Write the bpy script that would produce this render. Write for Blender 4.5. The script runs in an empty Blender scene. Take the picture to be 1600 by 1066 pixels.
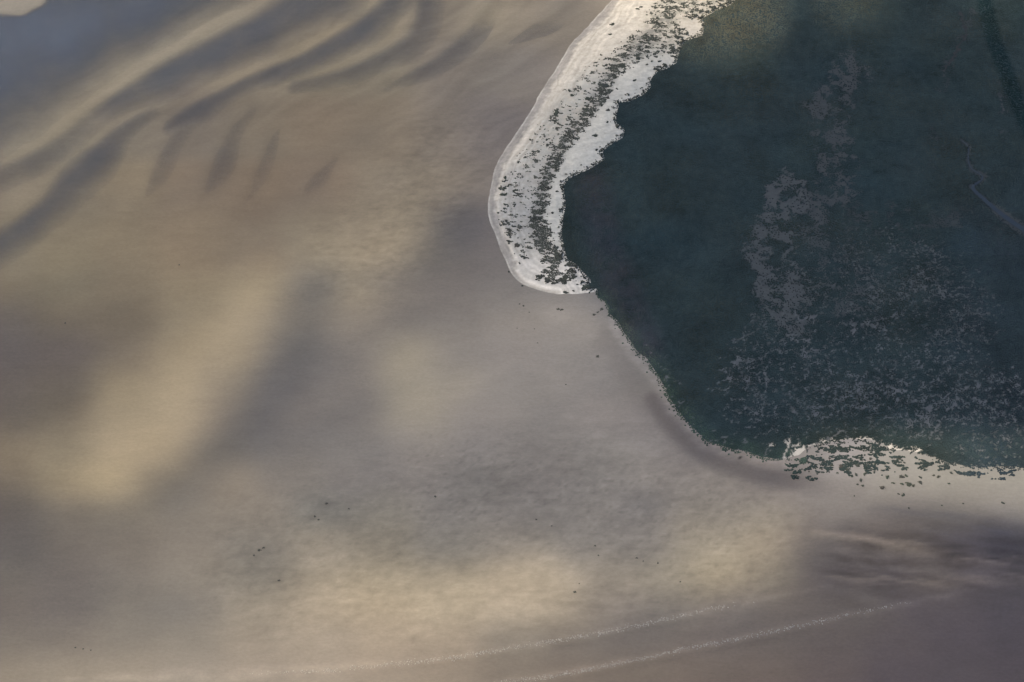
import bpy, math, random
import numpy as np

R = math.radians
C = bpy.context.scene
COL = C.collection
rng = np.random.default_rng(7)
random.seed(7)

# ------------------------------------------------------------------ camera
PITCH = R(45.0)
LENS = 70.0
DIST = 2336.0
CH, CY = DIST * math.sin(PITCH), -DIST * math.cos(PITCH)
TH = 18.0 / LENS                       # tan of half the horizontal field
cam_d = bpy.data.cameras.new('camera')
cam = bpy.data.objects.new('camera', cam_d); COL.objects.link(cam)
cam.location = (0, CY, CH); cam.rotation_euler = (R(90) - PITCH, 0, 0)
cam_d.lens = LENS; cam_d.sensor_width = 36; cam_d.clip_start = 1; cam_d.clip_end = 100000
C.camera = cam

# ------------------------------------------------------------------ light
SUN_EL, SUN_AZ = R(44), R(155)         # azimuth counted from +x towards +y: light from far left
SV = np.array([math.cos(SUN_EL) * math.cos(SUN_AZ), math.cos(SUN_EL) * math.sin(SUN_AZ), math.sin(SUN_EL)])
w = bpy.data.worlds.new('World'); C.world = w; w.use_nodes = True
nt = w.node_tree; bg = nt.nodes['Background']
sky = nt.nodes.new('ShaderNodeTexSky'); sky.sky_type = 'NISHITA'; sky.sun_disc = False
sky.sun_elevation = SUN_EL; sky.sun_rotation = R(90) - SUN_AZ
sky.altitude = 0; sky.air_density = 1.0; sky.dust_density = 2.0; sky.ozone_density = 1.0
nt.links.new(sky.outputs[0], bg.inputs[0]); bg.inputs[1].default_value = 0.1
sd_ = bpy.data.lights.new('sun', 'SUN'); sd_.energy = 3.0; sd_.angle = R(0.53); sd_.color = (1.0, 0.85, 0.62)
sun = bpy.data.objects.new('sun', sd_); COL.objects.link(sun)
sun.rotation_euler = (R(90) - SUN_EL, 0, SUN_AZ + R(90))
C.view_settings.view_transform = 'Standard'; C.view_settings.look = 'None'
C.view_settings.gamma = 1; C.view_settings.use_curve_mapping = False
EXPOSURE = 1.1
C.view_settings.exposure = EXPOSURE
C.cycles.volume_bounces = 3
C.cycles.max_bounces = 8
C.cycles.transparent_max_bounces = 16
# light reaching level ground, measured with the exposure above (white reflector): sky alone, and what the bare sun adds
SKY = np.array([0.68, 0.77, 0.975]); SUN = np.array([1.42, 1.21, 0.88])

# ------------------------------------------------------------------ maps
def px2w(px, py):
    px = np.asarray(px, float); py = np.asarray(py, float)
    nx = (px - 800) / 800 * TH; ny = (533 - py) / 800 * TH
    s, c = math.sin(PITCH), math.cos(PITCH)
    dy = c + ny * s; dz = -s + ny * c
    t = CH / -dz
    return nx * t, CY + dy * t

def w2px(x, y, z=0.0):
    s, c = math.sin(PITCH), math.cos(PITCH)
    ry = y - CY; rz = z - CH
    d = ry * c - rz * s; u = ry * s + rz * c
    return 800 + x / d / TH * 800, 533 - u / d / TH * 800

def hash2(ix, iy, seed):
    h = (ix.astype(np.int64) * 374761393 + iy.astype(np.int64) * 668265263 + seed * 974634777) & 0xffffffff
    h = ((h ^ (h >> 13)) * 1274126177) & 0xffffffff
    h = ((h ^ (h >> 16)) * 2246822519) & 0xffffffff
    return ((h ^ (h >> 15)) & 0xffffff) / float(0xffffff)

def noise(x, y, seed=0):
    ix = np.floor(x); iy = np.floor(y); fx = x - ix; fy = y - iy
    def g(ax, ay, dx, dy):
        a = hash2(ax, ay, seed) * 2 * np.pi
        return np.cos(a) * dx + np.sin(a) * dy
    u = fx * fx * fx * (fx * (fx * 6 - 15) + 10); v = fy * fy * fy * (fy * (fy * 6 - 15) + 10)
    a = g(ix, iy, fx, fy); b = g(ix + 1, iy, fx - 1, fy); c = g(ix, iy + 1, fx, fy - 1); d = g(ix + 1, iy + 1, fx - 1, fy - 1)
    return 1.5 * ((a * (1 - u) + b * u) * (1 - v) + (c * (1 - u) + d * u) * v)

def fbm(x, y, scale, octv=4, seed=0, gain=0.5):
    r = 0; a = 1.0; t = 0; x = x / scale; y = y / scale
    for i in range(octv):
        r = r + a * noise(x, y, seed + i * 17); t += a; a *= gain; x = x * 2.03 + 5.1; y = y * 2.03 + 1.7
    return r / t * 1.6

def sstep(a, b, x):
    t = np.clip((x - a) / (b - a), 0, 1); return t * t * (3 - 2 * t)

def seg_dist(px, py, pts, closed=False):
    pts = list(pts) + ([pts[0]] if closed else [])
    best = np.full(np.shape(px), 1e18)
    for (ax, ay), (bx, by) in zip(pts[:-1], pts[1:]):
        vx, vy = bx - ax, by - ay; L = vx * vx + vy * vy + 1e-9
        t = np.clip(((px - ax) * vx + (py - ay) * vy) / L, 0, 1)
        best = np.minimum(best, (px - ax - t * vx) ** 2 + (py - ay - t * vy) ** 2)
    return np.sqrt(best)

def inside(px, py, pts):
    r = np.zeros(np.shape(px), bool); n = len(pts)
    for i in range(n):
        ax, ay = pts[i]; bx, by = pts[(i + 1) % n]
        if ay == by: continue
        cond = ((ay > py) != (by > py)) & (px < (bx - ax) * (py - ay) / (by - ay) + ax)
        r ^= cond
    return r

def sdist(px, py, pts):
    d = seg_dist(px, py, pts, True); return np.where(inside(px, py, pts), d, -d)

def stroke(px, py, pts, w0, soft, closed=False):
    """1 inside the stroke, easing to 0 over soft pixels of the photograph"""
    return 1 - sstep(w0, w0 + soft, seg_dist(px, py, pts, closed))

def smooth_poly(pts, n=3):
    p = np.array(pts, float)
    for _ in range(n):
        q = 0.75 * p[:-1] + 0.25 * p[1:]; r_ = 0.25 * p[:-1] + 0.75 * p[1:]
        m = np.empty((2 * len(q), 2)); m[0::2] = q; m[1::2] = r_
        p = np.vstack([p[:1], m, p[-1:]])
    return [tuple(v) for v in p]

def lin(c):
    c = np.asarray(c, float) / 255
    return np.where(c <= 0.04045, c / 12.92, ((c + 0.055) / 1.055) ** 2.4)

class Raster:
    """a map over the ground, stored in steps of the photograph's pixels and read back by bilinear interpolation"""
    X0, Y0, X1, Y1, ST = -500, -400, 2100, 1500, 4
    gx, gy = np.meshgrid(np.arange(-500, 2101, 4.0), np.arange(-400, 1501, 4.0))
    def __init__(self, v): self.v = v
    def __call__(self, px, py):
        fx = np.clip((px - self.X0) / self.ST, 0, self.gx.shape[1] - 1.001); fy = np.clip((py - self.Y0) / self.ST, 0, self.gx.shape[0] - 1.001)
        ix = fx.astype(int); iy = fy.astype(int); a = fx - ix; b = fy - iy
        if self.v.ndim == 3: a = a[..., None]; b = b[..., None]
        v = self.v
        return (v[iy, ix] * (1 - a) + v[iy, ix + 1] * a) * (1 - b) + (v[iy + 1, ix] * (1 - a) + v[iy + 1, ix + 1] * a) * b

GX, GY = Raster.gx, Raster.gy
# brightness and hue of the sand, sunlight and cloud shade included, read by eye from the photograph at scattered points
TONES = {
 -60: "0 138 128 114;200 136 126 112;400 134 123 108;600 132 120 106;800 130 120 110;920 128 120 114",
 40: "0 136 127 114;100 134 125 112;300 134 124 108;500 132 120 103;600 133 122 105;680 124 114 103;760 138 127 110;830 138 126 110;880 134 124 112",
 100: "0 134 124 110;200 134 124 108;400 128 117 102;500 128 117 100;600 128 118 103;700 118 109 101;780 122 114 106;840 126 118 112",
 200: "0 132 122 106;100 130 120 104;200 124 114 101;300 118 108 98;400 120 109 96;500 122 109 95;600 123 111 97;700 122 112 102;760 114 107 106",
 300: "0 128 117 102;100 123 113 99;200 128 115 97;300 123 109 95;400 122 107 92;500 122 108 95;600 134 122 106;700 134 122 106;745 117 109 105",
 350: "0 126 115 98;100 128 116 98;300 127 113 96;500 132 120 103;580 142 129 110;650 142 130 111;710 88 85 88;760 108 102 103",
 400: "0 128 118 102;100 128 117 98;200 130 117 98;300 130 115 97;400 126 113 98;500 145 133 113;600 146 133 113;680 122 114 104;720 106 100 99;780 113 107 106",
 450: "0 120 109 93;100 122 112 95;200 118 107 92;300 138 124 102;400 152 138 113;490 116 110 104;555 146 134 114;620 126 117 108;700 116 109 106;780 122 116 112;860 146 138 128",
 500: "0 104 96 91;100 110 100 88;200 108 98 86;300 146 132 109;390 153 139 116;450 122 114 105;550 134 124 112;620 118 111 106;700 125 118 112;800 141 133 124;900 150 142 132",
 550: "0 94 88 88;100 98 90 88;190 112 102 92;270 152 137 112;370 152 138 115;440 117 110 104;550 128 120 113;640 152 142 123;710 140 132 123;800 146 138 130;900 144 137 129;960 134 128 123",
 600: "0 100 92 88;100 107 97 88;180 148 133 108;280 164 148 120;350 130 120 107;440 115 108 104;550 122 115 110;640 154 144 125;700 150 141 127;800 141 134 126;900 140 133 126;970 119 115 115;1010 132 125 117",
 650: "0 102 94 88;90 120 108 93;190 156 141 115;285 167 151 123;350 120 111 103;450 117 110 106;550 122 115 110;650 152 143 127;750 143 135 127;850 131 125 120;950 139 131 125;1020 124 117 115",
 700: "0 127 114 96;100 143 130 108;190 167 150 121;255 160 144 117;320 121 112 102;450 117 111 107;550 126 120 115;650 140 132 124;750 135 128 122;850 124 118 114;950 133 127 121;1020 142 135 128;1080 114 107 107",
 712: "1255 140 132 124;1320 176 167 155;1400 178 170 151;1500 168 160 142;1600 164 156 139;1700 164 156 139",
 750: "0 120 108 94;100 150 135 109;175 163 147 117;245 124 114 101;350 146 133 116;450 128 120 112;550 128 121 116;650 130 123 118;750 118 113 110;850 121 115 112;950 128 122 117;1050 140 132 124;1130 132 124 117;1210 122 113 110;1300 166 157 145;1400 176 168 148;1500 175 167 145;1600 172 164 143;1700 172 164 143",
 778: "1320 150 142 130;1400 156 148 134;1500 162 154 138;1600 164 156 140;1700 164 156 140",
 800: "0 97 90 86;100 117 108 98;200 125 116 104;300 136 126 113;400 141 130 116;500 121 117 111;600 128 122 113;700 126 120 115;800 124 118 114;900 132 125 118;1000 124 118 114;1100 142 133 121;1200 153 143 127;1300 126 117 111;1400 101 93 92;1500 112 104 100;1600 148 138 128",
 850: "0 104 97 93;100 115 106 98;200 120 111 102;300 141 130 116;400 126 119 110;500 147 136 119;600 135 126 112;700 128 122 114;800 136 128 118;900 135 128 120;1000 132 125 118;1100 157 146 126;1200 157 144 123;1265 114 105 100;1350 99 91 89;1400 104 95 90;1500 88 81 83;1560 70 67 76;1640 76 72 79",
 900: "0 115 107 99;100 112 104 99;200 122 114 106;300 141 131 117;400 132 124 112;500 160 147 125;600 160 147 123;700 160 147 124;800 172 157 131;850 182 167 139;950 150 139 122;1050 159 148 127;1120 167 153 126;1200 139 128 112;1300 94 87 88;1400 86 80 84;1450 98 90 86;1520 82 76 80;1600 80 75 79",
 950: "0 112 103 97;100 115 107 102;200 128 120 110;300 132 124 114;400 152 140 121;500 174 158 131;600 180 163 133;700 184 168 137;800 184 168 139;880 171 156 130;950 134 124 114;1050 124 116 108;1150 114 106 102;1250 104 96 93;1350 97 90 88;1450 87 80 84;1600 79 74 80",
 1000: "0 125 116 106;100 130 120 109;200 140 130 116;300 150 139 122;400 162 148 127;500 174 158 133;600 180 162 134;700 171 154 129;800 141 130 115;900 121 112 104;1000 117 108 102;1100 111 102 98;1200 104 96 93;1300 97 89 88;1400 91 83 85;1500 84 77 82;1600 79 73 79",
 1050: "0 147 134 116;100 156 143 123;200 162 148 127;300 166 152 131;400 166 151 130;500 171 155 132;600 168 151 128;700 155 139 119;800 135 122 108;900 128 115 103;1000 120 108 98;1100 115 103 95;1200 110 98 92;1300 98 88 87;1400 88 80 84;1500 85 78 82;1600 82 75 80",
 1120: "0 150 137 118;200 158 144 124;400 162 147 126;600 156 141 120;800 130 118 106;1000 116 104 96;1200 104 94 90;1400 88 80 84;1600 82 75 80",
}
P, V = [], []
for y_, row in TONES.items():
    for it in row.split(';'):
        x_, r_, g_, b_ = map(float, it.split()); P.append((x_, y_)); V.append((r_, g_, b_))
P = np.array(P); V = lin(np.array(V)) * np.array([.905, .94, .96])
_q = np.clip((V @ np.array([.21, .72, .07]) - .12) / .25, 0, 1)[:, None]; V = V * (1 + _q * np.array([.01, -.015, .09]))  # sunlit tones turned bluer, carried on into the sand colour
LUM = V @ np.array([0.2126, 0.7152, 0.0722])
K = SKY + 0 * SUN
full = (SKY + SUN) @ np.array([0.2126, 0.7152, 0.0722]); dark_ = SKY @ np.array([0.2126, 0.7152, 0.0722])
# how much of the brightness is sun between the clouds; dry or wet sand plus leftover cloud shade is baked into the albedo
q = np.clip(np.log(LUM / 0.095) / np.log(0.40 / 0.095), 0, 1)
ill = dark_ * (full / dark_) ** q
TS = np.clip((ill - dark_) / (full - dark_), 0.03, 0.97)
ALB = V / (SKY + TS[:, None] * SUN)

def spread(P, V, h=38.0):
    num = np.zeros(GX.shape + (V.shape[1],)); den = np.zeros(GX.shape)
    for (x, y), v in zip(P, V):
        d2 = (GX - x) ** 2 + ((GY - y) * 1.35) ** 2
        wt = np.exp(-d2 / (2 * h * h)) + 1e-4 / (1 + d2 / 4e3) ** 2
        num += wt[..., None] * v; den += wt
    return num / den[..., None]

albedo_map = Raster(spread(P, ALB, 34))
# cloud gaps over the island (x, y, share of sun)
ISL = [(960,-40,.8),(1020,-40,.8),(1000,20,.75),(1060,20,.8),(1130,20,.9),(1165,60,.7),(1200,15,.6),(1120,85,.45),(1080,65,.5),(960,60,.6),(1010,100,.15),(930,110,.4),
       (1060,130,.04),(1260,40,.12),(1340,-20,.6),(1340,10,.35),(1440,20,.12),(1570,-20,.6),(1580,15,.35),(1500,60,.06),(1250,110,.03),(1350,80,.05),
       (900,160,.4),(960,180,.1),(870,200,.3),(920,230,.1),(840,260,.25),(880,270,.1),(810,300,.22),(860,330,.1),(800,360,.2),(850,400,.15),(830,430,.2),(890,445,.25)]
for gx_ in range(960, 1900, 70):
    for gy_ in range(150, 650, 60):
        if (gx_ > 900 + max(0, gy_ - 420) * .85) and not (gy_ > 640 and gx_ > 1500): ISL.append((gx_, gy_, .03))
for gx_ in range(1650, 2000, 80):
    for gy_ in range(-60, 150, 60): ISL.append((gx_, gy_, .06))
PC = np.vstack([P, np.array([(a, b) for a, b, _ in ISL])]); TC = np.concatenate([TS, [t for *_, t in ISL]])
tm = spread(PC, TC[:, None], 29)[..., 0]
gw = 14 * fbm(GX, GY, 70, 4, 77)
for pts, a, s_, d in [([(425,440),(372,530),(296,640),(205,745)], 22, 55, .20), ([(470,540),(420,610),(372,680),(320,740),(250,770)], 8, 45, -.22), ([(500,425),(470,455),(455,470)], 10, 34, -.14),
    ([(555,470),(590,470)], 8, 36, .14), ([(500,405),(590,395),(660,385)], 8, 40, .12), ([(725,335),(705,370),(690,400),(580,430)], 8, 34, -.16), ([(640,550),(645,600),(680,640)], 14, 45, .04),
    ([(560,930),(700,935),(850,900)], 14, 50, .14), ([(820,900),(880,905)], 4, 26, .10), ([(1110,885),(1190,850)], 10, 45, .15), ([(1260,880),(1330,850)], 6, 40, -.1),
    ([(10,525),(100,560),(70,640)], 18, 50, -.12), ([(130,770),(180,755)], 8, 34, .12), ([(20,800),(30,860)], 10, 60, -.1), ([(740,780),(860,780),(980,760)], 14, 55, .0),
    ([(410,870),(560,850)], 8, 40, .0), ([(500,912),(560,905)], 5, 28, .10)]:
    tm = tm + d * stroke(GX + gw, GY - .7 * gw, smooth_poly(pts, 2), a, s_)
uu = GX * .90 - GY * .44 + 2 * gw; vv_ = GX * .44 + GY * .90
tm = tm + (.11 * fbm(uu / 3.2, vv_, 42, 4, 78) + .06 * fbm(uu / 2, vv_, 17, 3, 79)) * sstep(.05, .2, tm) * (GX < 1300)
sun_map = Raster(np.clip(tm, .02, .985))

# ------------------------------------------------------------------ outlines (photograph pixels)
WEST = [(985,-60),(957,0),(921,37),(894,67),(867,111),(834,162),(807,206),(780,250),(766,294),(762,329),(766,347),(779,379),(792,415),(803,434),(819,446),(845,455),(871,460)]
WEST_S = smooth_poly(WEST, 2)
BEACH_E = [(900,459),(930,456),(950,440),(940,420),(910,400),(900,370),(905,300),(925,275),(960,255),(990,230),(995,190),(1000,165),(1030,140),(1065,110),(1080,85),(1110,70),(1120,45),(1110,35),(1150,15),(1180,-5),(1190,-60)]
BEACH = WEST_S + BEACH_E
MARSH_EDGE = [(1175,-60),(1143,3),(1121,12),(1088,30),(1097,37),(1095,52),(1065,63),(1058,79),(1054,97),(1040,104),(1027,108),(1013,123),(1013,135),(1002,146),(984,155),(962,158),(963,167),(959,178),(959,196),(972,202),(971,213),(953,223),(935,237),(942,247),(929,255),(916,263),(903,268),(887,276),(877,289),(880,315),(878,331),(874,357),(874,368),(879,394),(882,407),(900,418),(910,430),(921,440),(908,445),(914,453),(932,455),
    (934,466),(947,475),(950,491),(963,506),(970,520),(979,531),(992,551),(1010,567),(1024,587),(1035,608),(1044,628),(1054,642),(1068,658),(1085,675),(1102,692),(1124,699),(1145,707),(1169,709),(1183,718),(1205,720),(1224,722),(1250,716),(1265,701),(1282,696),(1303,694),(1328,690),(1362,690),(1384,697),(1390,709),(1409,706),(1441,712),(1459,716),(1478,724),(1502,729),(1525,735),(1562,731),(1600,733),(1700,738),(2100,750)]
MARSH = MARSH_EDGE + [(2100,-400),(1175,-400)]
FLAT_EDGE = MARSH_EDGE[40:]
BELT = [(1040,30),(1000,72),(960,108),(937,152),(908,192),(882,225),(866,250),(856,272),(849,300),(842,330),(838,355),(846,382),(860,405),(872,428)]
GREY = [(1010,40),(950,105),(905,150),(875,190),(850,225),(828,258),(815,290),(806,325),(812,360),(822,390)]
CREEK = [(1502,219),(1514,229),(1512,250),(1517,265),(1537,275),(1532,284),(1516,292),(1532,307),(1559,331),(1597,358),(1660,395),(1760,440),(1960,520)]
TROUGHS = [  # (x, y, half width) along the hollow, depth
 ([(-500,200,150),(-200,130,120),(-60,100,88),(30,70,72),(110,42,58),(190,16,48),(270,-16,42),(420,-90,40)], .95),
  ([(-200,330,16),(0,272,16),(62,245,14),(115,208,13),(165,165,12),(215,136,14)], .30),
 ([(150,176,10),(212,138,13),(262,112,19),(330,77,18),(400,44,20),(450,12,24),(520,-40,24)], .54),
 ([(280,100,8),(340,84,10),(420,52,14),(480,20,16),(540,-10,18)], .35),
 ([(262,196,8),(305,170,12),(350,146,9),(400,120,9),(470,96,11),(530,64,14),(580,34,15),(630,-20,15)], .42),
 ([(285,186,11),(310,170,14)], .22),
 ([(-200,440,22),(-60,400,20),(0,376,18),(58,338,16),(100,292,19),(128,262,21),(158,236,15),(190,202,10),(240,172,8)], .40),
 ([(228,300,7),(246,270,14),(258,245,13),(278,205,10),(305,178,9)], .20),
  ([(318,297,8),(335,270,14),(352,238,14),(368,200,10),(395,170,8)], .20),
 ([(388,314,8),(398,290,13),(408,262,12),(420,225,9),(440,195,6)], .16),
 ([(478,292,9),(496,278,12),(512,262,8),(530,240,5)], .18),
 ([(-60,250,18),(0,206,16),(28,176,13),(44,150,9),(50,128,6)], .34),
 ([(596,90,12),(640,68,15),(660,34,16),(664,0,16)], .34), ([(460,132,8),(540,114,11),(604,88,12)], .30),
 ([(600,140,6),(650,114,9),(694,92,12),(726,66,12),(752,36,11),(772,0,11)], .26), ([(790,70,5),(830,48,8),(858,32,11),(882,10,11),(900,-20,11)], .26), ([(700,150,14),(745,115,16),(790,70,12),(810,30,8)], .12), ([(640,210,12),(690,172,18),(735,130,12)], .10),
]
CRESTS = [  # points, half width, softness, height
 ([(-200,310),(0,232),(90,180),(160,132),(250,88),(330,48),(430,4),(520,-50)], 8, 48, .55),
 ([(100,240),(200,165),(300,123),(400,88),(480,64),(560,28),(620,-30)], 4, 36, .4),
 ([(480,108),(560,88),(612,70),(632,46),(638,0),(640,-60)], 1, 26, .5),
 ([(420,140),(520,104),(590,84)], 4, 30, .25),
 ([(620,112),(690,76),(716,54),(736,26),(770,-30)], 1, 24, .4),
 ([(740,18),(810,24),(850,22),(872,0),(900,-40)], 2, 22, .4),
 ([(620,185),(690,140),(740,100),(800,60)], 2, 40, .2),
 ([(-60,-40),(0,-10),(40,-30),(62,-60)], 22, 26, .7),
 ([(0,330),(100,262),(170,200)], 4, 40, .3), ([(196,330),(226,262),(256,205)], 2, 30, .28), ([(280,320),(312,262),(340,205)], 2, 30, .22), ([(355,320),(378,268),(396,220)], 2, 26, .16),
 ([(660,180),(720,120),(770,60),(800,0)], 1, 26, .22), ([(560,240),(640,190),(700,160)], 4, 40, .15),
]
W_Z = -0.35
dep = np.zeros(GX.shape)
wob = 7 * fbm(GX, GY, 75, 4, 3)
def var_stroke(px, py, pts, nw=1.3, se=1.3):
    best = np.zeros(np.shape(px)); wm = float(np.median([p[2] for p in pts]))
    for (ax, ay, aw), (bx, by, bw) in zip(pts[:-1], pts[1:]):
        vx, vy = bx - ax, by - ay
        t = np.clip(((px - ax) * vx + (py - ay) * vy) / (vx * vx + vy * vy + 1e-9), 0, 1)
        d = np.hypot(px - ax - t * vx, py - ay - t * vy)
        best = np.maximum(best, np.exp(-(d / ((aw + (bw - aw) * t) * np.where(vx * (py - ay) - vy * (px - ax) > 0, se, nw))) ** 2) * np.minimum(1, .15 + .85 * ((aw + (bw - aw) * t) / wm) ** .8))
    return best
def smooth_w(pts):
    p = np.array(pts, float); a = smooth_poly(p[:, :2], 2); b = smooth_poly(np.stack([np.arange(len(p)), p[:, 2]], 1), 2)
    return [(x, y, w_[1]) for (x, y), w_ in zip(a, b)]
for pts, d in TROUGHS: dep = np.maximum(dep, d * var_stroke(GX + wob, GY - wob * .6, smooth_w(pts), *((1.3, 1.3) if pts[0][0] == -500 else (.95, 2.1))))
dep = dep * (1 + .25 * fbm(GX, GY, 70, 3, 8))
spit = stroke(GX, GY, [(-80,-30),(0,0),(30,2),(52,-10)], 20, 7)
dep *= 1 - spit
cre = np.zeros(GX.shape)
for pts, a, s, d in CRESTS: cre = np.maximum(cre, d * stroke(GX + wob, GY - wob * .6, smooth_poly(pts, 2), a, s))
cre = np.maximum(cre, spit * 1.0)
depth_map = Raster(dep); crest_map = Raster(cre)
trough2 = np.zeros(GX.shape)       # wet runnel along the island's foot
trough2 = np.maximum(trough2, stroke(GX, GY, smooth_poly([(1020,625),(1050,668),(1090,705),(1140,728),(1200,744),(1270,756),(1340,766)], 2), 4, 22) * (1 - .75 * sstep(1200, 1330, GX)))
trough2 = np.maximum(trough2, .3 * stroke(GX, GY, smooth_poly([(950,530),(985,585),(1020,640)], 2), 4, 34))
fringe = stroke(GX, GY, FLAT_EDGE[4:24], 7, 10) * (1 - sstep(1200, 1290, GX))
runnel_map = Raster(trough2); fringe_map = Raster(fringe)
marsh_sd = Raster(sdist(GX, GY, MARSH))

# ------------------------------------------------------------------ helpers
def tag(o, label=None, cat=None, group=None, kind=None):
    if label: o['label'] = label
    if cat: o['category'] = cat
    if group: o['group'] = group
    if kind: o['kind'] = kind
    return o

def mesh_np(name, verts, faces, mat, colors=None, attrs=None, smooth=True):
    me = bpy.data.meshes.new(name)
    verts = np.ascontiguousarray(verts, np.float32); faces = np.ascontiguousarray(faces, np.int32)
    k = faces.shape[1]
    me.vertices.add(len(verts)); me.vertices.foreach_set('co', verts.ravel())
    me.loops.add(faces.size); me.loops.foreach_set('vertex_index', faces.ravel())
    me.polygons.add(len(faces)); me.polygons.foreach_set('loop_start', np.arange(0, faces.size, k, dtype=np.int32))
    me.polygons.foreach_set('use_smooth', np.full(len(faces), smooth))
    me.update(calc_edges=True)
    if colors is not None:
        a = me.color_attributes.new('tint', 'FLOAT_COLOR', 'POINT')
        c4 = np.ones((len(verts), 4), np.float32); c4[:, :3] = colors; a.data.foreach_set('color', c4.ravel())
    for n, v in (attrs or {}).items():
        a = me.attributes.new(n, 'FLOAT', 'POINT'); a.data.foreach_set('value', np.ascontiguousarray(v, np.float32))
    me.materials.append(mat)
    o = bpy.data.objects.new(name, me); COL.objects.link(o)
    return o

def grid(x0, x1, y0, y1, st):
    xs = np.arange(x0, x1 + st / 2, st); ys = np.arange(y0, y1 + st / 2, st)
    X, Y = np.meshgrid(xs, ys); n, m = X.shape
    i = np.arange(n * m).reshape(n, m)
    F = np.stack([i[:-1, :-1], i[:-1, 1:], i[1:, 1:], i[1:, :-1]], -1).reshape(-1, 4)
    return X.ravel(), Y.ravel(), F

def trim(verts, F, keep_v, *arrs):
    F = F[keep_v[F].any(axis=1)]
    used = np.zeros(len(verts), bool); used[F.ravel()] = True
    idx = np.cumsum(used) - 1
    return (verts[used], idx[F]) + tuple(a[used] for a in arrs)

def new_mat(name, rough=0.8, spec=0.2):
    m = bpy.data.materials.new(name); m.use_nodes = True
    b = m.node_tree.nodes['Principled BSDF']
    b.inputs['Roughness'].default_value = rough; b.inputs['Specular IOR Level'].default_value = spec
    return m, m.node_tree, b

def tinted(name, rough, spec, grain=None, bump=None):
    """colour from the mesh's own tint, with fine grain at the given sizes (metres, strength) and small relief"""
    m, nt, b = new_mat(name, rough, spec)
    at = nt.nodes.new('ShaderNodeAttribute'); at.attribute_name = 'tint'
    out = at.outputs['Color']
    geo = nt.nodes.new('ShaderNodeNewGeometry')
    for size, amt, stretch, ang in (grain or []):
        mp = nt.nodes.new('ShaderNodeMapping'); mp.inputs['Rotation'].default_value = (0, 0, ang)
        mp.inputs['Scale'].default_value = (1 / (size * stretch), 1 / size, 1 / size)
        n = nt.nodes.new('ShaderNodeTexNoise'); n.inputs['Scale'].default_value = 1; n.inputs['Detail'].default_value = 5; n.inputs['Roughness'].default_value = .6
        mr = nt.nodes.new('ShaderNodeMapRange'); mr.inputs[1].default_value = .25; mr.inputs[2].default_value = .75
        mr.inputs[3].default_value = 1 - amt; mr.inputs[4].default_value = 1 + amt; mr.clamp = False
        vm = nt.nodes.new('ShaderNodeVectorMath'); vm.operation = 'SCALE'
        nt.links.new(geo.outputs['Position'], mp.inputs[0]); nt.links.new(mp.outputs[0], n.inputs['Vector'])
        nt.links.new(n.outputs['Fac'], mr.inputs[0]); nt.links.new(out, vm.inputs[0]); nt.links.new(mr.outputs[0], vm.inputs['Scale'])
        out = vm.outputs[0]
    nt.links.new(out, b.inputs['Base Color'])
    if bump:
        size, dist = bump
        n = nt.nodes.new('ShaderNodeTexNoise'); n.inputs['Scale'].default_value = 1 / size; n.inputs['Detail'].default_value = 4
        bp = nt.nodes.new('ShaderNodeBump'); bp.inputs['Distance'].default_value = dist; bp.inputs['Strength'].default_value = 1
        nt.links.new(geo.outputs['Position'], n.inputs['Vector']); nt.links.new(n.outputs['Fac'], bp.inputs['Height']); nt.links.new(bp.outputs[0], b.inputs['Normal'])
    return m

M_flat = tinted('wet_sand', .75, .15, [(9, .05, 3.0, -.35), (2.8, .09, 1.6, .2), (1.3, .05, 1.0, 0)], (5, .10))
M_beach = tinted('dry_shell_sand', .95, .05, [(6, .05, 1.5, .6), (1.6, .07, 1, 0)], (2.0, .12))
M_mud = tinted('marsh_soil', .95, .05, [(5, .10, 2, .3), (1.5, .12, 1, 0)], (2.5, .15))
M_leaf = tinted('marsh_foliage', .9, .05, [(1.2, .2, 1, 0)])
M_foam = tinted('foam', .8, .2, [(1.5, .12, 1, 0)])

# ------------------------------------------------------------------ tidal flat
X, Y, F = grid(-1080, 1080, -720, 1110, 3.4)
px, py = w2px(X, Y)
msd = marsh_sd(px, py)
dp = depth_map(px, py); cr = crest_map(px, py); rn = runnel_map(px, py); fr = fringe_map(px, py)
big = fbm(X, Y, 160, 4, 11); mid = fbm(X * .55 + Y * .35, Y - X * .3, 34, 4, 21); fine = fbm(X * .5, Y, 11, 3, 31)
zz = 0.06 * big + .04 * mid + .5 * cr - .35 * rn * .8 + .15 * fr
def hollow(z0, dp): return z0 + (W_Z + .05 - 1.1 * dp - z0) * sstep(0, .16, dp)
zz = hollow(zz, dp)
wetness = sstep(0, .45, dp)
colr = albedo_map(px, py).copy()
# where sand is coarser and mottled
mott = np.clip(stroke(px, py, [(560,400),(640,330),(700,250)], 20, 110) + stroke(px, py, [(420,900),(600,860),(800,800),(1000,800),(1150,780)], 40, 150) + .8 * stroke(px, py, [(700,960),(900,930),(1150,900)], 20, 110), .12, 1)
speck = np.clip(fbm(X * .6, Y, 7, 3, 41), -1, 1)
strea = fbm(X * .45 + Y * .25, Y * 1.3 - X * .35, 13, 4, 43)
colr *= (1 + .04 * mid + .12 * mott * speck + .07 * mott * mid + .03 * big + .10 * mott * strea)[:, None]
mk = fbm(X * .7, Y, 5.5, 3, 48, .6); mz = stroke(px, py, [(700,760),(850,790),(1000,800),(1120,830)], 30, 110) + .5 * stroke(px, py, [(500,800),(430,880),(560,900)], 20, 90)
colr *= (1 - .17 * np.clip(mz, 0, 1) * sstep(.35, .7, mk + .3 * mid) + .15 * np.clip(mz, 0, 1) * sstep(.4, .8, -mk))[:, None]
colr *= (1 + .34 * np.clip(cr, 0, 1) * (py < 330))[:, None]
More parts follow.
